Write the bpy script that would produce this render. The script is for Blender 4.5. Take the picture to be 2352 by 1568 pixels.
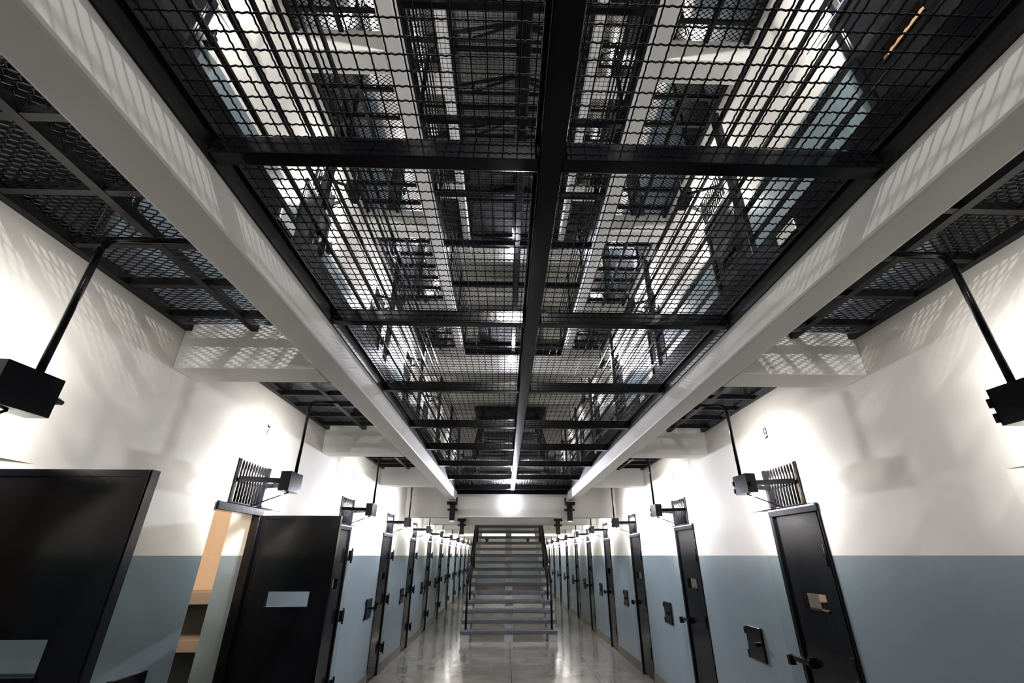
import bpy, math, random
from mathutils import Matrix, Vector
random.seed(7)
S = bpy.context.scene
C = S.collection
for o in list(bpy.data.objects): bpy.data.objects.remove(o, do_unlink=True)

# ------------------------------------------------------------------ camera
p, yw, rl = [math.radians(a) for a in (25.643, 1.714, -0.015)]
F_PX = 1023.8
def mm(a, b): return [[sum(a[i][k]*b[k][j] for k in range(3)) for j in range(3)] for i in range(3)]
cp, sp, cy, sy, cr, sr = math.cos(p), math.sin(p), math.cos(yw), math.sin(yw), math.cos(rl), math.sin(rl)
Mx = mm([[1,0,0],[0,-1,0],[0,0,1]], mm([[cr,sr,0],[-sr,cr,0],[0,0,1]], mm([[1,0,0],[0,cp,-sp],[0,sp,cp]], [[cy,0,-sy],[0,1,0],[sy,0,cy]])))
conv = lambda r: Vector((r[0], r[2], r[1]))          # (right, up, forward) -> blender x, y, z
rt, dn, fw = conv(Mx[0]), conv(Mx[1]), conv(Mx[2])
cam = bpy.data.cameras.new('camera'); co = bpy.data.objects.new('camera', cam); C.objects.link(co)
up = -dn; bk = -fw
co.matrix_world = Matrix(((rt.x,up.x,bk.x,0),(rt.y,up.y,bk.y,0),(rt.z,up.z,bk.z,1.6),(0,0,0,1)))
cam.sensor_fit = 'HORIZONTAL'; cam.sensor_width = 36.0; cam.lens = F_PX*36/2352
cam.shift_x = -17.3/2352; cam.clip_start = 0.02; cam.clip_end = 200
S.camera = co

# ------------------------------------------------------------------ world, exposure, light levels
W = bpy.data.worlds.new('world'); S.world = W; W.use_nodes = True
W.node_tree.nodes['Background'].inputs[0].default_value = (0.75, 0.8, 1, 1)
W.node_tree.nodes['Background'].inputs[1].default_value = 0.0
S.view_settings.view_transform = 'Standard'; S.view_settings.look = 'None'
S.view_settings.gamma = 1; S.view_settings.use_curve_mapping = False
S.view_settings.exposure = 0.95
LAMP_W = 12.0            # wall lamps over the gallery cell doors
LAMP_GROUND = {-1: 6.5, 0: 13.5, 1: 19.0, 2: 22.0}; LAMP_REST = 26.0
LAMP_COL = (1.0, 0.985, 0.955)
CELL_W = 11.0           # added fill light inside the glimpsed cells
BULB = 12.0            # emission of the globe lamps on the big beams
SPOT_W = 45.0           # the square spotlights pointing down
FLOOD_W = (0, 310.0, 260.0, 220.0, 40.0, 380.0, 260.0)          # the directional flood in each globe lamp, added fill lamps last

# ------------------------------------------------------------------ dimensions
XL, XR = -1.885, 2.115            # cell fronts
EL, ER = (-1.08, -0.93), (1.195, 1.345)   # edge beams
BASE = [0.0, 2.85, 5.77, 8.69]    # floor of each level
PITCH, DOORY = 2.21, 3.14
ENDY, BACKY, ROOF = 27.9, -2.4, 12.2
BEAMB = [None, 2.55, 5.47, 8.39]  # underside of the beams carrying levels 1..3
WORDS = ['first','second','third','fourth','fifth','sixth','seventh','eighth','ninth','tenth','eleventh','twelfth','thirteenth','fourteenth']
LEVEL = ['ground floor', 'first gallery', 'second gallery', 'top gallery']

# ------------------------------------------------------------------ materials
def mat(name, col, rough=0.5, metal=0.0, bump=0.0, bscale=60.0, var=0.0, vscale=6.0, spec=0.5):
    m = bpy.data.materials.new(name); m.use_nodes = True
    nt = m.node_tree; b = nt.nodes['Principled BSDF']
    b.inputs['Base Color'].default_value = (*col, 1); b.inputs['Roughness'].default_value = rough
    b.inputs['Metallic'].default_value = metal
    b.inputs['Specular IOR Level'].default_value = spec
    tc = nt.nodes.new('ShaderNodeTexCoord')
    if var > 0:
        n = nt.nodes.new('ShaderNodeTexNoise'); n.inputs['Scale'].default_value = vscale; n.inputs['Detail'].default_value = 5
        nt.links.new(tc.outputs['Object'], n.inputs['Vector'])
        r = nt.nodes.new('ShaderNodeValToRGB')
        r.color_ramp.elements[0].position = 0.3; r.color_ramp.elements[1].position = 0.7
        r.color_ramp.elements[0].color = (*[c*(1-var) for c in col], 1); r.color_ramp.elements[1].color = (*[min(1,c*(1+var)) for c in col], 1)
        nt.links.new(n.outputs['Fac'], r.inputs[0]); nt.links.new(r.outputs[0], b.inputs['Base Color'])
    if bump > 0:
        n = nt.nodes.new('ShaderNodeTexNoise'); n.inputs['Scale'].default_value = bscale; n.inputs['Detail'].default_value = 3
        nt.links.new(tc.outputs['Object'], n.inputs['Vector'])
        bp = nt.nodes.new('ShaderNodeBump'); bp.inputs['Strength'].default_value = bump; bp.inputs['Distance'].default_value = 0.01
        nt.links.new(n.outputs['Fac'], bp.inputs['Height']); nt.links.new(bp.outputs[0], b.inputs['Normal'])
    return m

def emit(name, col, st):
    m = bpy.data.materials.new(name); m.use_nodes = True; nt = m.node_tree
    nt.nodes.remove(nt.nodes['Principled BSDF'])
    e = nt.nodes.new('ShaderNodeEmission'); e.inputs[0].default_value = (*col, 1); e.inputs[1].default_value = st
    nt.links.new(e.outputs[0], nt.nodes['Material Output'].inputs[0]); return m

def wall_mat(name, cream, blue, bands, blue_rough=0.3):
    """two-tone paint: a blue dado over each floor, cream above"""
    m = mat(name, cream, 0.55); nt = m.node_tree; b = nt.nodes['Principled BSDF']
    g = nt.nodes.new('ShaderNodeNewGeometry'); sx = nt.nodes.new('ShaderNodeSeparateXYZ')
    nt.links.new(g.outputs['Position'], sx.inputs[0])
    def op(o, a, bb):
        n = nt.nodes.new('ShaderNodeMath'); n.operation = o
        for i, v in enumerate((a, bb)):
            if isinstance(v, float): n.inputs[i].default_value = v
            else: nt.links.new(v, n.inputs[i])
        return n.outputs[0]
    tot = None
    for lo, hi in bands:
        t = op('MULTIPLY', op('GREATER_THAN', sx.outputs[2], float(lo)), op('LESS_THAN', sx.outputs[2], float(hi)))
        tot = t if tot is None else op('ADD', tot, t)
    n = nt.nodes.new('ShaderNodeTexNoise'); n.inputs['Scale'].default_value = 1.6; n.inputs['Detail'].default_value = 6
    nt.links.new(g.outputs['Position'], n.inputs['Vector'])
    def ramp(c, v):
        r = nt.nodes.new('ShaderNodeValToRGB'); r.color_ramp.elements[0].position = 0.3; r.color_ramp.elements[1].position = 0.7
        r.color_ramp.elements[0].color = (*[x*(1-v) for x in c], 1); r.color_ramp.elements[1].color = (*[min(1, x*(1+v)) for x in c], 1)
        nt.links.new(n.outputs['Fac'], r.inputs[0]); return r.outputs[0]
    mx = nt.nodes.new('ShaderNodeMix'); mx.data_type = 'RGBA'
    nt.links.new(tot, mx.inputs[0]); nt.links.new(ramp(cream, 0.03), mx.inputs[6]); nt.links.new(ramp(blue, 0.07), mx.inputs[7])
    nt.links.new(mx.outputs[2], b.inputs['Base Color'])
    rr = op('ADD', op('MULTIPLY', tot, blue_rough-0.6), 0.6); nt.links.new(rr, b.inputs['Roughness'])
    n2 = nt.nodes.new('ShaderNodeTexNoise'); n2.inputs['Scale'].default_value = 14; n2.inputs['Detail'].default_value = 6
    nt.links.new(g.outputs['Position'], n2.inputs['Vector'])
    bp = nt.nodes.new('ShaderNodeBump'); bp.inputs['Strength'].default_value = 0.12; bp.inputs['Distance'].default_value = 0.012
    nt.links.new(n2.outputs['Fac'], bp.inputs['Height']); nt.links.new(bp.outputs[0], b.inputs['Normal'])
    return m

CREAM = (0.74, 0.71, 0.655); BLUE = (0.175, 0.225, 0.25)
M = dict(
    wall=wall_mat('two_tone_wall_paint', CREAM, BLUE, [(b, b+1.6) for b in BASE]),
    cell=wall_mat('cell_paint', (0.82, 0.66, 0.50), (0.10, 0.12, 0.125), [(b, b+1.22) for b in BASE], 0.5),
    concrete=mat('painted_concrete', (0.69, 0.68, 0.65), 0.6, bump=0.1, bscale=9, var=0.04, vscale=1.5),
    black=mat('gloss_black_steel', (0.0045, 0.0045, 0.006), 0.15, bump=0.035, bscale=28, spec=0.3),
    beam=mat('gloss_black_beam', (0.003, 0.003, 0.0045), 0.14, bump=0.03, bscale=40, spec=0.22),
    mesh=mat('black_mesh_wire', (0.003, 0.003, 0.0045), 0.4, spec=0.15),
    grate=mat('black_grate_steel', (0.005, 0.005, 0.006), 0.42, spec=0.2),
    floor=None,
    tread=mat('grey_tread_paint', (0.10, 0.105, 0.115), 0.35, bump=0.1, bscale=30, var=0.1),
    stringer=mat('pale_grey_stringer', (0.46, 0.46, 0.47), 0.55, var=0.06, vscale=4),
    skirting=mat('worn_stone_skirting', (0.11, 0.10, 0.085), 0.35, bump=0.3, bscale=14, var=0.3, vscale=9),
    slate=mat('slate_skirting', (0.07, 0.075, 0.095), 0.4),
    plate=mat('white_plate', (0.85, 0.85, 0.82), 0.35, bump=0.3, bscale=25),
    edge=mat('bare_worn_steel', (0.42, 0.42, 0.45), 0.3, metal=0.8),
    ink=mat('black_stencil_paint', (0.01, 0.01, 0.01), 0.7),
    bunk=mat('concrete_bunk', (0.36, 0.31, 0.26), 0.7),
    roof=mat('dark_roof_sheet', (0.30, 0.30, 0.29), 0.7),
    globe=emit('lit_globe', (0.90, 0.90, 1.0), BULB),
    lens=emit('lit_lens', (0.95, 0.95, 1.0), 1.5),
)
def floor_mat():
    m = mat('polished_terrazzo', (0.27, 0.245, 0.215), 0.16); nt = m.node_tree; b = nt.nodes['Principled BSDF']
    g = nt.nodes.new('ShaderNodeNewGeometry'); n = nt.nodes.new('ShaderNodeTexNoise'); n.inputs['Scale'].default_value = 1.7; n.inputs['Detail'].default_value = 9; n.inputs['Roughness'].default_value = 0.65
    nt.links.new(g.outputs['Position'], n.inputs['Vector'])
    r = nt.nodes.new('ShaderNodeValToRGB'); r.color_ramp.elements[0].position = 0.32; r.color_ramp.elements[1].position = 0.7
    r.color_ramp.elements[0].color = (0.15, 0.14, 0.12, 1); r.color_ramp.elements[1].color = (0.29, 0.275, 0.24, 1)
    nt.links.new(n.outputs['Fac'], r.inputs[0])
    br = nt.nodes.new('ShaderNodeTexBrick'); br.offset = 0.0; br.inputs['Scale'].default_value = 1
    br.inputs['Brick Width'].default_value = 1.24; br.inputs['Row Height'].default_value = 2.4; br.inputs['Mortar Size'].default_value = 0.006
    br.inputs['Mortar'].default_value = (0.05, 0.045, 0.04, 1)
    mp = nt.nodes.new('ShaderNodeMapping'); mp.inputs['Location'].default_value = (-0.12, 0.9, 0)
    nt.links.new(g.outputs['Position'], mp.inputs['Vector']); nt.links.new(mp.outputs[0], br.inputs['Vector'])
    nt.links.new(r.outputs[0], br.inputs['Color1']); nt.links.new(r.outputs[0], br.inputs['Color2'])
    nt.links.new(br.outputs['Color'], b.inputs['Base Color'])
    rr = nt.nodes.new('ShaderNodeMapRange'); rr.inputs[1].default_value = 0.3; rr.inputs[2].default_value = 0.75; rr.inputs[3].default_value = 0.06; rr.inputs[4].default_value = 0.20
    n2 = nt.nodes.new('ShaderNodeTexNoise'); n2.inputs['Scale'].default_value = 3.5; n2.inputs['Detail'].default_value = 7
    nt.links.new(g.outputs['Position'], n2.inputs['Vector']); nt.links.new(n2.outputs['Fac'], rr.inputs[0]); nt.links.new(rr.outputs[0], b.inputs['Roughness'])
    return m
M['floor'] = floor_mat()

# ------------------------------------------------------------------ mesh helpers
class MB:
    def __init__(s): s.v = []; s.f = []; s.sm = []
    def box(s, x0, x1, y0, y1, z0, z1):
        x0, x1 = min(x0,x1), max(x0,x1); y0, y1 = min(y0,y1), max(y0,y1); z0, z1 = min(z0,z1), max(z0,z1)
        b = len(s.v)
        s.v += [(x0,y0,z0),(x1,y0,z0),(x1,y1,z0),(x0,y1,z0),(x0,y0,z1),(x1,y0,z1),(x1,y1,z1),(x0,y1,z1)]
        for q in ((0,3,2,1),(4,5,6,7),(0,1,5,4),(1,2,6,5),(2,3,7,6),(3,0,4,7)): s.f.append(tuple(b+i for i in q)); s.sm.append(False)
        return s
    def prism(s, pts, axis, a, b):
        """polygon pts extruded along axis: 'x' pts are (y,z), 'z' pts are (x,y), 'y' pts are (x,z)"""
        def P(q, t): return {'x': (t,q[0],q[1]), 'y': (q[0],t,q[1]), 'z': (q[0],q[1],t)}[axis]
        n = len(pts); k = len(s.v)
        s.v += [P(q,a) for q in pts] + [P(q,b) for q in pts]
        s.f.append(tuple(range(k+n-1, k-1, -1))); s.f.append(tuple(range(k+n, k+2*n)))
        for i in range(n): s.f.append((k+i, k+(i+1)%n, k+n+(i+1)%n, k+n+i))
        s.sm += [False]*(n+2); return s
    def tube(s, path, r, n=8, smooth=True, cap=True, squash=1.0):
        path = [Vector(q) for q in path]; rings = []
        for i, q in enumerate(path):
            t = (path[min(i+1,len(path)-1)] - path[max(i-1,0)]).normalized()
            ref = Vector((0,0,1)) if abs(t.z) < 0.9 else Vector((0,1,0))
            u = t.cross(ref).normalized(); w = u.cross(t).normalized()
            k = len(s.v); rings.append(k)
            for j in range(n):
                a = 2*math.pi*(j+0.5)/n
                s.v.append(tuple(q + u*(r*math.cos(a)) + w*(r*squash*math.sin(a))))
        for a, b in zip(rings, rings[1:]):
            for j in range(n): s.f.append((a+j, a+(j+1)%n, b+(j+1)%n, b+j)); s.sm.append(smooth)
        if cap:
            s.f.append(tuple(rings[0]+j for j in range(n-1,-1,-1))); s.f.append(tuple(rings[-1]+j for j in range(n))); s.sm += [False, False]
        return s
    def bar(s, a, b, w, h, side=(0,0,1)):
        """rectangular bar from a to b, h measured along side"""
        a, b = Vector(a), Vector(b); t = (b-a).normalized(); sd = Vector(side); u = t.cross(sd).normalized(); q = u.cross(t).normalized()
        k = len(s.v)
        for c in (a, b):
            for i, j in ((-1,-1),(1,-1),(1,1),(-1,1)): s.v.append(tuple(c + u*(i*w/2) + q*(j*h/2)))
        for f in ((0,3,2,1),(4,5,6,7),(0,1,5,4),(1,2,6,5),(2,3,7,6),(3,0,4,7)): s.f.append(tuple(k+i for i in f)); s.sm.append(False)
        return s
    def sphere(s, c, r, n=16, m=10):
        k = len(s.v)
        for i in range(m+1):
            th = math.pi*i/m
            for j in range(n): s.v.append((c[0]+r*math.sin(th)*math.cos(2*math.pi*j/n), c[1]+r*math.sin(th)*math.sin(2*math.pi*j/n), c[2]+r*math.cos(th)))
        for i in range(m):
            for j in range(n): s.f.append((k+i*n+j, k+(i+1)*n+j, k+(i+1)*n+(j+1)%n, k+i*n+(j+1)%n)); s.sm.append(True)
        return s
    def mesh(s, name, m, bevel=0):
        me = bpy.data.meshes.new(name); me.from_pydata(s.v, [], s.f); me.polygons.foreach_set('use_smooth', s.sm)
        me.materials.append(m); me.update(); return me

def link(name, me, parent=None, loc=(0,0,0)):
    o = bpy.data.objects.new(name, me); C.objects.link(o); o.location = loc
    if parent: o.parent = parent
    return o
def bev(o, w=0.004, seg=2):
    b = o.modifiers.new('bevel', 'BEVEL'); b.width = w; b.segments = seg; b.limit_method = 'ANGLE'; return o
def thing(name, label, cat, loc=(0,0,0), group=None):
    o = bpy.data.objects.new(name, None); C.objects.link(o); o.location = loc; o.empty_display_size = 0.1
    o['label'] = label; o['category'] = cat
    if group: o['group'] = group
    return o
def tag(o, label, cat, group=None):
    o['label'] = label; o['category'] = cat
    if group: o['group'] = group
    return o
def struct(name, mb, m):
    o = link(name, mb.mesh(name, m)); o['kind'] = 'structure'; return o
def copy_thing(root, loc, label, group=None):
    r = root.copy(); C.objects.link(r); r.location = loc; r['label'] = label
    if group: r['group'] = group
    for ch in list(root.children):
        c = ch.copy(); C.objects.link(c); c.parent = r
        for g in list(ch.children):
            d = g.copy(); C.objects.link(d); d.parent = c
    return r

# ------------------------------------------------------------------ the setting
struct('floor', MB().box(-3.6, 3.9, BACKY, ENDY+0.3, -0.2, 0.0), M['floor'])
struct('wall_end', MB().box(-3.6, 3.9, ENDY, ENDY+0.3, 0, ROOF), M['wall'])
struct('wall_back', MB().box(-3.6, 3.9, BACKY-0.3, BACKY, -0.2, ROOF), M['wall'])
struct('ceiling', MB().box(-3.6, 3.9, BACKY-0.3, ENDY+0.3, ROOF, ROOF+0.2), M['roof'])
TH = 0.23
KMIN, KMAX = -2, 10
def dy(k, lev=0): return DOORY + PITCH*k + (0.155 if k == -1 else 0.0)
for sd, xw, n in (('left', XL, 1), ('right', XR, -1)):
    mb = MB()
    for lev in range(4):
        z0 = BASE[lev]; z1 = BASE[lev+1] if lev < 3 else ROOF
        prev = BACKY
        for k in range(KMIN, KMAX+1):
            y = dy(k, lev)
            # solid wall up to this opening, splayed reveal just past the previous one
            pts = [(xw-n*TH, prev), (xw-n*0.03, prev), (xw, prev+(0.18 if k > KMIN else 0)), (xw, y), (xw-n*TH, y)]
            mb.prism(pts, 'z', z0, z0+1.93); prev = y+0.61
        mb.prism([(xw-n*TH, prev), (xw-n*0.03, prev), (xw, prev+0.18), (xw, ENDY), (xw-n*TH, ENDY)], 'z', z0, z0+1.93)
        a = xw-n*TH
        prev = BACKY
        for k in range(KMIN, KMAX+1):
            y = dy(k, lev); mb.box(a, xw, prev, y+0.12, z0+1.93, z0+2.22); prev = y+0.56
        mb.box(a, xw, prev, ENDY, z0+1.93, z0+2.22)
        mb.box(a, xw, BACKY, ENDY, z0+2.22, z1)
    struct('wall_'+sd, mb, M['wall'])
    # the cells behind: back wall, cross walls, floors
    mc = MB(); b0, b1 = xw-n*1.42, xw-n*1.62
    mc.box(b0, b1, BACKY, ENDY, 0, ROOF)
    for lev in range(4):
        z0 = BASE[lev]; z1 = (BASE[lev+1] if lev < 3 else ROOF)
        for k in range(KMIN, KMAX+2):
            mc.box(xw-n*TH, b0, dy(k)-0.55, dy(k)-0.43, z0, z1)
        if lev: mc.box(xw-n*TH, b0, BACKY, ENDY, z0-0.2, z0)
    struct('wall_cells_'+sd, mc, M['cell'])
    # skirtings
    for lev in (0, 1, 2):
        ms = MB(); prev = BACKY; z0 = BASE[lev] + (0 if lev == 0 else 0.012); h = 0.13
        for k in range(KMIN, KMAX+1):
            y = dy(k, lev); e = 0.012
            ms.prism([(xw-n*0.02, prev), (xw-n*(0.03-e), prev), (xw+n*e, prev+(0.18 if k > KMIN else 0)), (xw+n*e, y), (xw-n*0.02, y)], 'z', z0, z0+h); prev = y+0.61
        ms.box(xw, xw+n*e, prev+0.18, ENDY, z0, z0+h)
        struct('baseboard_'+sd+['','_gallery','_upper_gallery'][lev], ms, M['skirting'] if lev == 0 else M['slate'])
struct('baseboard_end', MB().box(XL, XR, ENDY-0.015, ENDY, 0, 0.16), M['skirting'])

# concrete beams and slabs of the galleries
trim_n = [0]
def trim(mb, m=None):
    trim_n[0] += 1
    return struct('trim_%d' % trim_n[0], mb, m or M['concrete'])
XB = [(0.15,0.37), (2.38,2.60), (4.65,4.87), (7.0,7.22)]      # cross beams in plan
BIGY = 9.02
for lev in (1, 2, 3):
    zb = BEAMB[lev]; zt = BASE[lev]-0.02
    for x0, x1 in (EL, ER):
        bev(trim(MB().box(x0, x1, BACKY, BIGY, zb, zt)), 0.012)
    for sd, xw, e in (('l', XL, EL[0]), ('r', XR, ER[1])):
        for y0, y1 in XB:
            bev(trim(MB().box(xw, e, y0, y1, zb, zt)), 0.01)
        # solid gallery floor behind the camera
    # full-width big beams and slab over the far half
    for y0, y1 in ((BIGY, BIGY+0.25), (11.15, 11.4), (15.75, 16.0), (18.0, 18.25), (20.25, 20.5), (22.5, 22.75), (24.8, 25.05)):
        trim(MB().box(XL, XR, y0, y1, zb-0.30, zt-0.12))
    trim(MB().box(XL, XR, BIGY, 11.4, zt-0.12, zt).box(XL, -1.0, 11.4, 15.75, zt-0.12, zt).box(1.22, XR, 11.4, 15.75, zt-0.12, zt).box(XL, XR, 15.75, ENDY, zt-0.12, zt))
    trim(MB().box(XL, -1.0, 13.3, 13.55, zb-0.3, zt-0.12)); trim(MB().box(1.22, XR, 13.3, 13.55, zb-0.3, zt-0.12))
# roof trusses
for i, y in enumerate((3.4, 4.6, 5.8, 7.0, 8.2, 9.4, 10.6)):
    t = thing('roof_truss', 'dark steel roof truss high above the void, %s from the camera' % WORDS[i], 'truss', (0.115, y, ROOF-0.75), 'roof trusses')
    L = lambda mb, nm: link(nm, mb.mesh(nm, M['grate']), t)
    L(MB().box(-1.99, 1.99, -0.03, 0.03, 0, 0.06), 'bottom_chord')
    L(MB().bar((-1.99,0,0.08), (0,0,0.7), 0.06, 0.06).bar((1.99,0,0.08), (0,0,0.7), 0.06, 0.06), 'top_chord')
    for a, b in (((-1.0,0,0.05),(-1.0,0,0.37)), ((1.0,0,0.05),(1.0,0,0.37)), ((0,0,0.05),(0,0,0.68)), ((-1.0,0,0.05),(0,0,0.66)), ((1.0,0,0.05),(0,0,0.66))):
        L(MB().bar(a, b, 0.045, 0.045, (0,1,0)), 'web_member')

# ------------------------------------------------------------------ wire mesh screens over the void
BY = [-0.02, 1.05, 2.13, 3.21, 4.25, 5.24, 6.30, 7.48, 8.68, 9.0]     # far faces of the cross beams
CX0, CX1 = 0.090, 0.166
X0, X1 = EL[1]+0.012, ER[0]-0.012
def wire_panel(w, l, name):
    """crimped woven wire, w along x and l along y"""
    mb = MB(); pit = 0.0438; sub = 8; A = 0.0026; r = 0.0026
    nx, ny = round(w/pit), round(l/pit)
    for j in range(ny):
        y = (j+0.5)*l/ny; N = nx*sub
        mb.tube([(w*i/N, y, A*math.cos(4*math.pi*i/sub+math.pi*(j%2))) for i in range(N+1)], r, 4, True, False)
    for i in range(nx):
        x = (i+0.5)*w/nx; N = ny*sub
        mb.tube([(x, l*j/N, -0.7*A*math.cos(4*math.pi*j/sub+math.pi*(i%2))) for j in range(N+1)], r, 4, True, False)
    return mb.mesh(name, M['mesh'])
PL = 1.06
pw = wire_panel(CX0-X0, PL, 'mesh_panel')
pw2 = wire_panel(X1-CX1, PL, 'mesh_panel')
bars = {}
for lev in (1, 2, 3):
    zc = BASE[lev] - 0.06                       # plane of the wires
    t = thing('mesh_screen', 'black woven wire mesh screen spanning the void, ' + ['', 'the lowest and nearest', 'the middle one, seen through the lowest', 'the topmost one, below the roof'][lev], 'wire mesh', (0.128, 4.5, zc), 'mesh screens over the void')
    L = lambda mb, nm, m=M['beam']: link(nm, mb.mesh(nm, m), t, (-0.128, -4.5, 0))
    ys = -1.0 if lev == 1 else 0.5
    # side angles: upright leg under the wires and a flange carrying them
    for x0, s in ((EL[1], 1), (ER[0], -1)):
        L(MB().box(x0+s*0.0005, x0+s*0.010, ys, BIGY-0.002, -0.092, -0.012).box(x0+s*0.010, x0+s*0.024, ys, BIGY-0.002, -0.018, -0.012), 'edge_angle', M['grate'])
    bev(L(MB().box(CX0, CX1, ys, BIGY-0.004, -0.092, -0.012).box(CX0-0.012, CX0, ys, BIGY-0.004, -0.022, -0.012).box(CX1, CX1+0.012, ys, BIGY-0.004, -0.022, -0.012), 'center_beam'), 0.006)
    for yb in BY[:-1]:
        y0, y1 = yb-0.052, yb
        mb = MB().box(X0, CX0-0.0005, y0, y1, -0.085, -0.012).box(CX1+0.0005, X1, y0, y1, -0.085, -0.012)
        mb.tube([(CX1, y0-0.004, -0.080), (CX1, y0-0.004, -0.02)], 0.006, 6).tube([(CX0, y0-0.004, -0.080), (CX0, y0-0.004, -0.02)], 0.006, 6)
        bev(L(mb, 'cross_beam'), 0.008)
    L(MB().box(X0, X1, BIGY-0.06, BIGY-0.004, -0.13, -0.012), 'cross_beam')
    for a, b in zip(BY, BY[1:]):
        if lev > 1 and b < 1.0: continue
        for me, x in ((pw, X0), (pw2, CX1)):
            o = link('mesh_panel', me, t, (x-0.128, a-0.02-4.5, 0)); o.scale = (1, (b-a)/PL, 1)

# ------------------------------------------------------------------ expanded-metal gallery floors
def expanded(w, l, name):
    mb = MB(); px, row = 0.056, 0.0205; nr = round(l/row); npx = round(w/px)
    for j in range(nr):
        y = (j+0.5)*l/nr; pts = []
        for i in range(npx*4+1):
            x = w*i/(npx*4); q = (i + (0 if j%2 else 2)) % 4
            s = (-1, -1, 1, 1)[q]
            pts.append((x, y + s*row*0.42, s*0.003))
        mb.tube(pts, 0.0036, 4, False, False, 0.7)
    return mb.mesh(name, M['grate'])
GW = 0.80
sheet = expanded(GW, 2.04, 'grate_sheet')
bays = [(0.37,2.38), (2.60,4.65), (4.87,7.0), (7.22,9.02), (-1.95,0.15)]
for lev in (1, 2, 3):
    zc = BASE[lev] - 0.02
    for sd, xa, xb in (('left', XL, EL[0]), ('right', ER[1], XR)):
        for i, (y0, y1) in enumerate(bays):
            if (lev == 3 and i == 0) or (lev > 1 and i == 4): continue
            t = thing('walkway_grate', 'black expanded-metal floor grate, %s, %s side, %s' % (WORDS[i]+' bay from the camera' if i < 4 else 'bay behind the photographer', sd, LEVEL[lev]), 'floor grate', ((xa+xb)/2, (y0+y1)/2, zc), 'expanded-metal gallery floors')
            lx, ly = (xb-xa)/2, (y1-y0)/2
            o = link('grate_sheet', sheet, t, (-lx+0.003, -ly+0.004, 0)); o.scale = ((2*lx-0.006)/GW, (2*ly-0.008)/2.04, 1)
            z0, z1 = -0.046, -0.005
            for x in (-lx+0.022, 0, lx-0.022):
                link('bearer', MB().box(x-0.019, x+0.019, -ly+0.002, ly-0.002, z0, z1).mesh('bearer', M['grate']), t)
            for j in range(6):
                y = ly - 0.17 - 0.313*j
                if y < -ly+0.03: continue
                mb = MB().box(-lx+0.045, -0.021, y-0.014, y+0.014, z0+0.002, z1).box(0.021, lx-0.045, y-0.014, y+0.014, z0+0.002, z1)
                link('crossbar', mb.mesh('crossbar', M['grate']), t)

# ------------------------------------------------------------------ gallery railings
for lev in (1, 2, 3):
    z0 = BASE[lev]; yA = 0.2
    for sd, x, xf, s in (('left', -0.985, EL[1], 1), ('right', 1.25, ER[0], -1)):
        t = thing('guard_railing', 'black six-bar guard railing along the %s edge of the void, %s' % (sd, LEVEL[lev]), 'railing', (x, 4.6, z0-0.02), 'gallery railings')
        kp = MB().box(xf+s*0.001-x, xf+s*0.009-x, -0.8-4.6, BIGY-0.003-4.6, -0.05, 0.085)
        link('kick_plate', kp.mesh('kick_plate', M['beam']), t)
        for i in range(7):
            y = 0.33 + 1.5*i - 4.6
            bev(link('post', MB().box(-0.018, 0.018, y-0.025, y+0.025, 0.0, 1.2).mesh('post', M['black']), t), 0.004)
        for i in range(6):
            z = 0.26 + 0.178*i; h = 0.012 if i < 5 else 0.02
            link('rail', MB().box(0.019, 0.031, yA-4.6, BIGY-4.6, z-h, z+h).mesh('rail', M['black']), t)
# small white plates on the void side of the kick plates
for lev in (1,):
    for sd, x, s in (('left', EL[1], 1), ('right', ER[0], -1)):
        for i, y in enumerate((1.48, 3.69, 5.9, 8.1)):
            o = link('white_plate', MB().box(0, s*0.007, -0.062, 0.062, -0.030, 0.030).mesh('white_plate', M['plate']), None, (x+s*0.0095, y, BASE[1]-0.012))
            tag(bev(o, 0.003), 'small white plate on the black edge of the void, %s along the %s side' % (WORDS[i], sd), 'plate', 'white plates along the void edge')

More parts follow.
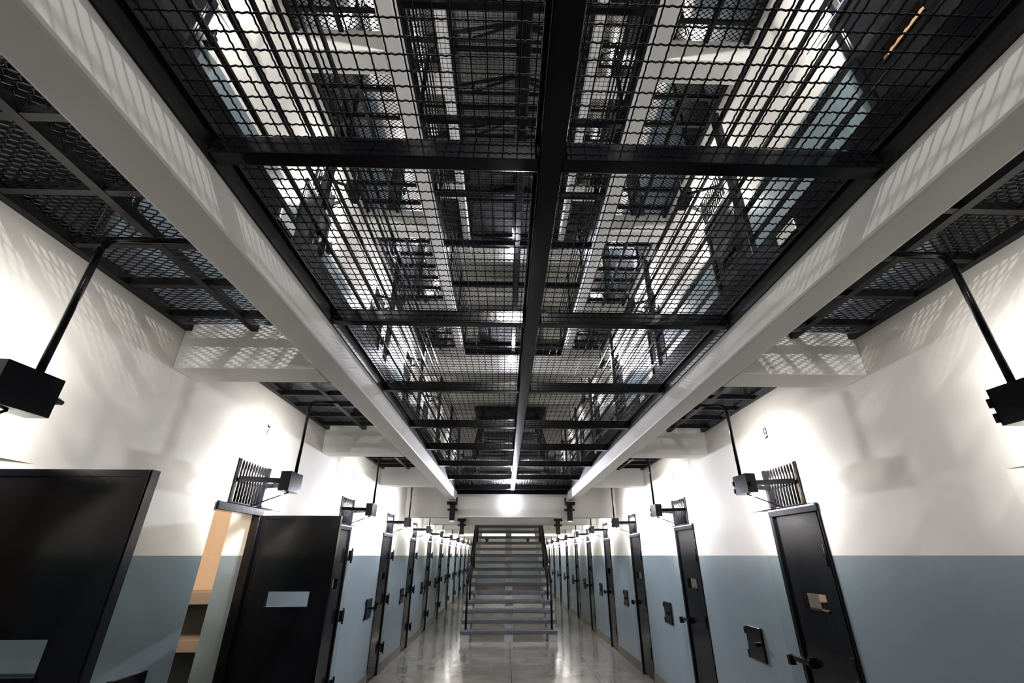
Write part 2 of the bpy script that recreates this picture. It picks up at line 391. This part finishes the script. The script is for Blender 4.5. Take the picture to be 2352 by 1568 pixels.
# ------------------------------------------------------------------ cell doors, grilles, lamps
def door_parts(t, n, lev, openit, hinge_far):
    """local origin: wall plane, middle of the doorway, floor; n points into the corridor"""
    B = lambda mb, d0, d1, y0, y1, z0, z1: mb.box(n*d0, n*d1, y0, y1, z0, z1)
    fr = MB()
    if not openit: B(fr, -0.05, 0.010, -0.304, -0.290, 0, 1.925)
    B(fr, -0.05, 0.014, 0.262, 0.304, 0, 1.925); B(fr, -0.05, 0.016, -0.305, 0.305, 1.872, 1.925)
    f = bev(link('door_frame', fr.mesh('door_frame', M['black']), t), 0.004)
    if not openit: link('frame_edge', B(MB(), 0.0165, 0.019, -0.29, 0.29, 1.912, 1.920).mesh('frame_edge', M['edge']), f)
    # leaf built in a (d, u, z) frame: u 0 at hinge edge .. 0.60 at the free edge
    w = 0.60; g = 1 if hinge_far else -1
    def LB(mb, d0, d1, u0, u1, z0, z1):
        if openit: return mb.box(n*(0.012+u0), n*(0.012+u1), 0.345+d0, 0.345+d1, z0, z1)
        u0, u1 = u0*0.86, u1*0.86
        return mb.box(n*d0, n*d1, g*(0.258-u0), g*(0.258-u1), z0, z1)
    d0, d1 = (-0.045, -0.004)
    s0, s1 = (0.15, 0.46)
    mb = MB(); LB(mb, d0, d1, 0, s0, 0.03, 1.88); LB(mb, d0, d1, s1, w, 0.03, 1.88); LB(mb, d0, d1, s0, s1, 0.03, 1.27); LB(mb, d0, d1, s0, s1, 1.365, 1.88)
    leaf = link('leaf', mb.mesh('leaf', M['black']), t)
    mb = MB()
    for a in ((0.004,0.596,1.855,1.876),(0.004,0.025,0.06,1.855),(0.575,0.596,0.06,1.855)): LB(mb, d0-0.006, d0, *a)
    link('edge_strap', mb.mesh('edge_strap', M['black']), leaf)
    link('slot_sill', LB(MB(), d0-0.01, d1+0.012, s0-0.005, s1+0.005, 1.258, 1.270).mesh('slot_sill', M['black']), leaf)
    for z in (1.60, 0.98, 0.34):
        mb = MB(); y = g*0.33
        if hinge_far:
            B(mb, 0.016, 0.055, y-0.032, y+0.032, z-0.055, z+0.055); mb.tube([(n*0.05, y, z-0.08), (n*0.05, y, z+0.08)], 0.011, 8)
            mb.tube([(n*0.055, y, z), (n*0.061, y, z)], 0.010, 8)
        else:
            y = g*0.27; B(mb, 0.0005, 0.008, y+0.008, y+0.05, z-0.06, z+0.06); mb.tube([(n*0.012, y, z-0.065), (n*0.012, y, z+0.065)], 0.009, 8)
        bev(link('hinge', mb.mesh('hinge', M['black']), t), 0.004)
    # bolt on the free edge
    mb = MB()
    if openit: LB(mb, d1, d1+0.03, 0.44, 0.60, 0.93, 0.96)
    else:
        y = -g
        B(mb, 0.0165, 0.045, y*0.16, y*0.40, 0.925, 0.955); B(mb, -0.004, 0.030, y*0.17, y*0.20, 0.91, 0.97)
        B(mb, 0.0165, 0.06, y*0.37, y*0.40, 0.895, 0.955)
    link('bolt', mb.mesh('bolt', M['black']), leaf)

def grille_parts(t, n, fine):
    B = lambda mb, d0, d1, y0, y1, z0, z1: mb.box(n*d0, n*d1, y0, y1, z0, z1)
    mb = MB(); B(mb, -0.03, 0.015, -0.222, -0.200, 0.0, 0.285); B(mb, -0.03, 0.022, 0.185, 0.222, 0.0, 0.285)
    B(mb, -0.015, -0.003, -0.2, 0.19, 0.132, 0.160); B(mb, -0.02, 0.012, -0.222, 0.222, -0.012, 0.0)
    bev(link('grille_frame', mb.mesh('grille_frame', M['black']), t), 0.003)
    ys = [-0.163+0.0385*i for i in range(9)]
    if fine:
        me = MB().tube([(0,0,0.0),(0,0,0.262),(0,0,0.275),(0,0,0.281)], 0.0085, 8)
        me.v = [(x*(1 if z < 0.27 else 0.7), y*(1 if z < 0.27 else 0.7), z) for x, y, z in me.v]
        me = me.mesh('bar', M['black'])
        for y in ys: link('bar', me, t, (n*0.006, y, 0))
    else:
        mb = MB()
        for y in ys: mb.tube([(n*0.006,y,0.0),(n*0.006,y,0.281)], 0.0085, 6)
        link('bars', mb.mesh('bars', M['black']), t)

light_data = {}
def lamp_parts(t, n, lev, reach, top):
    """local origin: wall plane at the middle of the doorway, 2.02 above the floor"""
    B = lambda mb, d0, d1, y0, y1, z0, z1: mb.box(n*d0, n*d1, y0, y1, z0, z1)
    c = 0.003; mb = MB()
    B(mb, 0.327, 0.330, -0.1, 0.1, 0, 0.135); B(mb, 0.255, 0.327, -0.1, -0.097, 0, 0.135); B(mb, 0.255, 0.327, 0.097, 0.1, 0, 0.135)
    B(mb, 0.255, 0.327, -0.097, 0.097, 0, 0.003); B(mb, 0.255, 0.327, -0.097, 0.097, 0.132, 0.135)
    bx = link('lamp_box', mb.mesh('lamp_box', M['black']), t)
    # lid tabs and knob on the far side
    if n > 0:
        mb = MB().tube([(0.30,0.1,0.07),(0.30,0.135,0.07)], 0.013, 8).tube([(0.30,0.135,0.07),(0.30,0.150,0.07)], 0.009, 8)
        link('knob', mb.mesh('knob', M['black']), bx)
    else:
        for z in (0.03, 0.085):
            link('lid_tab', MB().box(-0.335, -0.300, 0.1005, 0.112, z-0.017, z+0.017).mesh('lid_tab', M['black']), bx)
        mb = MB(); B(mb, 0.27, 0.31, -0.118, -0.1005, 0.045, 0.075)
        link('knob', mb.mesh('knob', M['black']), bx)
    link('lamp_tube', MB().tube([(n*0.295,-0.075,0.068),(n*0.295,0.075,0.068)], 0.012, 8).mesh('lamp_tube', M['lamp']), bx)
    for y0, y1 in ((-0.19,-0.085), (0.20,0.085)):
        a = MB().bar((n*0.018, y0, 0.068), (n*0.256, y1, 0.068), 0.006, 0.036)
        link('bracket_arm', a.mesh('bracket_arm', M['black']), t)
    link('stay_rod', MB().tube([(n*0.29, 0.0, -0.002), (n*0.022, 0.03, -0.093)], 0.005, 6).mesh('stay_rod', M['black']), t)
    link('hook_rod', MB().tube([(n*0.012, 0.10, -0.088), (n*0.035, 0.47, -0.094)], 0.0035, 6).mesh('hook_rod', M['black']), t)
    pts = [(n*0.30, 0.03, 0.135), (n*0.30, 0.03, top-0.06)]
    for i in range(1, 7):
        a = math.pi/2*i/6; pts.append((n*(0.30+0.06*(1-math.cos(a))), 0.03, top-0.06+0.06*math.sin(a)))
    pts.append((n*reach, 0.03, top))
    link('conduit', MB().tube(pts, 0.0125, 10).mesh('conduit', M['black']), t)
    if 'a' not in light_data:
        la = bpy.data.lights.new('cell_lamp_light', 'AREA'); la.shape = 'RECTANGLE'; la.size = 0.17; la.size_y = 0.11; la.energy = LAMP_W; la.color = LAMP_COL; light_data['a'] = la
    lo = bpy.data.objects.new('lamp_light', light_data['a']); C.objects.link(lo); lo.parent = t
    lo.location = (n*0.258, 0, 0.068); lo.rotation_euler = (0, math.pi/2*(1 if n > 0 else -1), 0)

M['lamp'] = emit('lit_lamp_tube', LAMP_COL, 8.0)
protos = {}
def place(key, build, name, label, cat, loc, group):
    if key in protos: return copy_thing(protos[key], loc, label, group)
    t = thing(name, label, cat, loc, group); build(t); protos[key] = t; return t

def nth(i): return WORDS[i]
spare = []
LASTK = [10, 6, 4, 3]; FIRSTK = [-1, -1, 0, 1]
for sd, xw, n, reach in (('left', XL, 1, 0.803), ('right', XR, -1, 0.768)):
    for lev in range(4):
        for k in range(FIRSTK[lev], LASTK[lev]+1):
            yc = dy(k, lev)+0.305; z = BASE[lev]
            i = k - FIRSTK[lev]
            # door
            if not (lev == 0 and k == -1 and sd == 'right'):
                op = (lev == 0 and sd == 'left' and k <= 0)
                if op: lab = ['black steel cell door standing open at the left edge of the photo, nearest of all', 'black steel cell door standing open with a pale slot, left wall, before the second lamp'][k+1]
                else: lab = 'closed black steel cell door, %s along the %s wall, %s' % (nth(i - (1 if lev == 0 and sd == 'right' else 0)), sd, LEVEL[lev])
                place(('door', sd, op), lambda t: door_parts(t, n, lev, op, sd == 'left'), 'cell_door', lab, 'door', (xw, yc, z), 'cell doors')
            # grille
            if not (lev == 0 and k == -1):
                fine = lev == 0 and k <= 3
                place(('grille', sd, fine), lambda t: grille_parts(t, n, fine), 'transom_grille', 'black barred grille above the %s cell doorway, %s wall, %s' % (nth(i), sd, LEVEL[lev]), 'grille', (xw, yc+0.035, z+1.938), 'grilles over the cell doors')
            # lamp
            if lev < 3 or k < 3:
                top = {0: 0.70, 1: 0.77, 2: 0.77, 3: 0.77}[lev]
                lt = place(('lamp', sd, lev > 0), lambda t: lamp_parts(t, n, lev, reach, top), 'wall_lamp', 'black box lamp on arms over the %s cell doorway, %s wall, %s' % (nth(i), sd, LEVEL[lev]), 'lamp', (xw, yc+0.035, z+2.02), 'box lamps over the cell doors')
                if lev == 0:
                    w = LAMP_GROUND.get(k, LAMP_REST)
                    if w not in light_data:
                        light_data[w] = light_data['a'].copy(); light_data[w].energy = w
                    for ch in list(lt.children):
                        if k == -1 and ch.name.startswith('hook_rod'): spare.append(ch); continue
                        if ch.type == 'LIGHT': ch.data = light_data[w]
            # hatch
            if lev == 0:
                if sd == 'right' and k < 0: continue
                yh = (2.79 if sd == 'left' else 4.38) + PITCH*k
                if sd == 'left' and k == -1: continue
                def hatch(t, n=n, g=(1 if sd == 'right' else -1)):
                    B = lambda mb, d0, d1, y0, y1, z0, z1: mb.box(n*d0, n*d1, y0, y1, z0, z1)
                    mb = MB(); B(mb, 0.0, 0.022, -0.125, 0.125, -0.12, 0.12); B(mb, 0.0, 0.026, g*0.125, g*0.15, 0.055, 0.105); B(mb, 0.0, 0.026, g*0.125, g*0.15, -0.12, -0.06)
                    pl = bev(link('hatch_plate', mb.mesh('hatch_plate', M['black']), t), 0.003)
                    mb = MB(); B(mb, 0.022, 0.05, -g*0.02, -g*0.075, -0.012, 0.012); mb.tube([(n*0.05, -g*0.075, 0), (n*0.062, -g*0.075, 0)], 0.014, 8)
                    link('hatch_bolt', mb.mesh('hatch_bolt', M['black']), pl)
                place(('hatch', sd), hatch, 'wall_hatch', 'small black steel hatch on the blue %s wall beside the %s cell door' % (sd, nth(i)), 'hatch', (xw, yh, 0.94), 'steel hatches on the walls')

for ch in spare: bpy.data.objects.remove(ch, do_unlink=True)      # the nearest pair of lamps has no hook rod

# stencilled cell numbers
def glyph(polys, n, h=0.085, w=0.055):
    mb = MB()
    for q in polys:
        # glyph x to the reader's right: +y on the left wall is to the right, on the right wall to the left
        pts = [((u-0.5)*w*(1 if n > 0 else -1), v*h) for u, v in q]
        mb.prism(pts, 'x', n*0.0006, n*0.0022)
    return mb
def stroke(path, w):
    """thin polyline turned into quads"""
    out = []
    for (a, b), (c, d) in zip(path, path[1:]):
        l = math.hypot(c-a, (d-b)) or 1; nx, ny = -(d-b)/l*w/2, (c-a)/l*w/2
        out.append([(a+nx, b+ny), (c+nx, d+ny), (c-nx, d-ny), (a-nx, b-ny)])
    return out
arc = lambda cx, cy, rx, ry, a0, a1, k=8: [(cx+rx*math.cos(math.radians(a0+(a1-a0)*i/k)), cy+ry*math.sin(math.radians(a0+(a1-a0)*i/k))) for i in range(k+1)]
SEVEN = [[(0.08,1.0),(0.2,0.98),(0.55,0.82),(0.9,0.95),(0.95,0.9),(0.7,0.68),(0.55,0.66),(0.3,0.74),(0.08,0.70)]] + stroke([(0.62,0.58),(0.45,0.38),(0.35,0.18),(0.33,0.0)], 0.13)
TWO = stroke(arc(0.42,0.74,0.32,0.26,110,250), 0.16) + stroke(arc(0.42,0.70,0.36,0.30,80,-40)+[(0.5,0.36)], 0.18) + [[(0.1,0.0),(0.2,0.2),(0.85,0.26),(0.95,0.3),(0.95,0.06)]]
NINE = stroke(arc(0.5,0.72,0.32,0.26,0,360,14), 0.13) + stroke([(0.82,0.72),(0.8,0.4),(0.6,0.1),(0.35,0.03),(0.2,0.2)], 0.12)
ONE = stroke([(0.5,1.0),(0.5,0.0)], 0.16) + stroke([(0.5,1.0),(0.3,0.8)], 0.12)
ELEVEN = [[(u*0.6-0.15, v) for u, v in q] for q in ONE] + [[(u*0.6+0.5, v) for u, v in q] for q in ONE]
FOUR = stroke([(0.7,1.0),(0.15,0.3),(0.95,0.3)], 0.13) + stroke([(0.7,1.0),(0.7,0.0)], 0.14)
SIX = stroke(arc(0.5,0.28,0.32,0.26,0,360,14), 0.13) + stroke([(0.18,0.3),(0.25,0.65),(0.45,0.9),(0.75,0.98)], 0.12)
for sd, xw, n, k, g, lab in (('left',XL,1,0,SEVEN,'7'), ('left',XL,1,1,NINE,'9'), ('left',XL,1,2,ELEVEN,'11'), ('right',XR,-1,0,TWO,'2'), ('right',XR,-1,1,FOUR,'4'), ('right',XR,-1,2,SIX,'6')):
    o = link('cell_number', glyph(g, n).mesh('cell_number', M['ink']), None, (xw, dy(k)+0.40, 2.455))
    tag(o, 'black stencilled number %s painted on the cream %s wall above a cell door' % (lab, sd), 'number', 'painted cell numbers')

# bunks seen through the open doorway
for sd, xw, n in (('left', XL, 1), ('right', XR, -1)):
    for k in (0, 1):
        for z, nm in ((1.225, 'upper'), (0.885, 'lower')):
            o = link('bunk_shelf', MB().box(-n*1.419, -n*0.26, -0.17, 0.17, 0.0, 0.09).mesh('bunk_shelf', M['bunk']), None, (xw, dy(k)+1.485, z))
            tag(bev(o, 0.006), '%s pale concrete bunk shelf inside the %s cell behind the %s wall' % (nm, nth(k+1), sd), 'shelf', 'bunk shelves in the cells')

# added fill light, no fixture, in each cell whose inside can be glimpsed
cl = bpy.data.lights.new('cell_fill_light', 'POINT'); cl.energy = CELL_W; cl.color = (1.0, 0.96, 0.90); cl.shadow_soft_size = 0.06
for xw, n, ks in ((XL, 1, ((0,0),(0,1))), (XR, -1, ((0,0),(0,1),(0,2),(1,-1)))):
    for lev, k in ks:
        lo = bpy.data.objects.new('cell_fill_light', cl); C.objects.link(lo); lo.location = (xw-n*0.85, dy(k)+0.2, BASE[lev]+2.5)

# ------------------------------------------------------------------ stairs
RISE, GO, SY0, SZ0 = 0.16, 0.28, 10.93, 0.20
SX0, SX1, NT = -0.91, 1.12, 16
def stairs(t, z0):
    tw = MB().box(SX0, SX1, 0, 0.30, -0.07, 0).mesh('tread', M['tread'])
    for i in range(NT):
        bev(link('tread', tw, t, (0, SY0+GO*i, SZ0+RISE*i)), 0.012)
    for a, b in ((SX0+0.01, SX0+0.19), (0.015, 0.195), (SX1-0.19, SX1-0.01)):
        pts = []
        for i in range(NT):
            y = SY0+0.03+GO*i; z = SZ0+RISE*i-0.071
            pts += [(y, z-RISE if i else 0.0), (y, z), (y+GO, z)]
        q = [pts[0]]
        for c in pts[1:]:
            if c != q[-1]: q.append(c)
        yt = q[-1][0]; q.append((yt, q[-1][1]-0.26)); q.append((SY0+0.62, 0.0))
        link('stringer', MB().prism(q, 'x', a, b).mesh('stringer', M['stringer']), t)
def stair_rail(t, x):
    zs = lambda y: SZ0 + (y-SY0)/GO*RISE
    y0, y1 = SY0+0.10, SY0+GO*NT-0.1
    mb = MB().tube([(x,y0,zs(y0)+0.86),(x,y1,zs(y1)+0.86)], 0.024, 10)
    h = link('handrail', mb.mesh('handrail', M['black']), t)
    for y in (y0, y0+GO*3, y0+GO*7, y0+GO*11, y0+GO*15-0.05):
        i = int((y-SY0)/GO); zb = SZ0+RISE*i
        link('post', MB().tube([(x,y,zb),(x,y,zs(y)+0.86)], 0.024, 10).mesh('post', M['black']), h)
    for off in (0.66, 0.46, 0.26):
        ya = y0+GO*3
        link('rail', MB().tube([(x,ya,zs(ya)+off),(x,y1,zs(y1)+off)], 0.017, 10).mesh('rail', M['black']), h)
    link('collar', MB().tube([(x,y0,zs(y0)+0.81),(x,y0,zs(y0)+0.89)], 0.036, 12).mesh('collar', M['black']), h)
for lev in (0, 1):
    zz = BASE[lev]-(0.02 if lev else 0)
    t = thing('staircase', ['open-tread grey staircase on three pale stringers, at the end of the ground floor', 'open-tread grey staircase seen through the wire mesh on the gallery above'][lev], 'stairs', (0, 0, zz)); stairs(t, zz)
    for x in (-0.80, 1.01): stair_rail(t, x)

# ------------------------------------------------------------------ globe lamps and spotlights on the big beams, plus added fill lamps
for q, (lab, loc, dr) in enumerate((('lowest, above the stairs', (0.09, BIGY, BEAMB[1]-0.03), -1), ('middle, seen through the mesh', (0.09, BIGY, BEAMB[2]-0.03), -1),
                                    ('highest, small, seen through two meshes', (0.09, BIGY, BEAMB[3]-0.03), -1), ('@white globe lamp on the end wall behind the photographer', (0.09, BACKY, 2.35), 1),  # behind the camera: unseen fill lamp, added to brighten the beam fronts
                                    ('@white globe lamp high on the gallery end wall behind the photographer', (0.09, BACKY, 5.2), 1), ('@white globe lamp on the far side of the beam beyond the stairs', (0.10, 16.0, 2.42), 1))):  # also added fill: gallery light from behind, hidden light past the stairs
    t = thing('globe_lamp', lab[1:] if lab[0] == '@' else 'glaring white globe lamp on the beam ending the void, %s' % lab, 'lamp', loc, 'globe lamps on the big beams')
    link('lamp_globe', MB().sphere((0, 0.13*dr, 0), 0.085).mesh('lamp_globe', M['globe']), t)
    link('lamp_holder', MB().tube([(0,0.002*dr,0.0),(0,0.045*dr,0.0)], 0.05, 16).mesh('lamp_holder', M['black']), t)
    fl = bpy.data.lights.new('flood_light', 'SPOT'); fl.energy = FLOOD_W[q+1]; fl.spot_size = math.radians(150); fl.spot_blend = 0.6; fl.color = (0.88, 0.88, 1.0) if dr < 0 else (1, 0.98, 0.95); fl.shadow_soft_size = 0.06
    fo = bpy.data.objects.new('flood_light', fl); C.objects.link(fo); fo.parent = t; fo.location = (0, 0.23*dr, 0); fo.rotation_euler = (math.radians(90)*dr, 0, 0)
def spot(t, n):
    B = lambda mb, d0, d1, y0, y1, z0, z1: mb.box(n*d0, n*d1, y0, y1, z0, z1)
    mb = MB(); B(mb, -0.11, 0.08, -0.06, 0.06, 0.0, 0.055); B(mb, 0.055, 0.085, -0.05, 0.05, 0.055, 0.13)
    link('mount_bracket', mb.mesh('mount_bracket', M['black']), t)
    mb = MB(); B(mb, -0.055, 0.045, -0.05, 0.05, -0.28, -0.001); B(mb, -0.10, 0.09, -0.02, 0.02, -0.105, -0.065)
    b = bev(link('spot_body', mb.mesh('spot_body', M['black']), t), 0.005)
    if 'spot' not in light_data:
        la = bpy.data.lights.new('spot_light', 'SPOT'); la.energy = SPOT_W; la.spot_size = math.radians(120); la.spot_blend = 0.5; la.color = (0.86, 0.86, 1.0); la.shadow_soft_size = 0.04; light_data['spot'] = la
    lo = bpy.data.objects.new('spot_light', light_data['spot']); C.objects.link(lo); lo.parent = t; lo.location = (-n*0.005, 0, -0.29)
    link('spot_lens', B(MB(), -0.04, 0.03, -0.038, 0.038, -0.284, -0.2805).mesh('spot_lens', M['lens']), b)
for sd, x, n in (('left', -0.985, 1), ('right', 1.205, -1)):
    for y, z, dx, lab in ((8.93, 2.46, 0, 'below the end of the edge beam'), (11.05, 2.31, 0, 'on the second big beam'), (22.4, 2.36, 0.16, 'tiny, far behind the stairs')):
        place(('spot', sd), lambda t: spot(t, n), 'spotlight', 'black square spotlight pointing down, %s, %s of the stairs' % (lab, sd), 'spotlight', (x+n*dx, y, z), 'black spotlights')
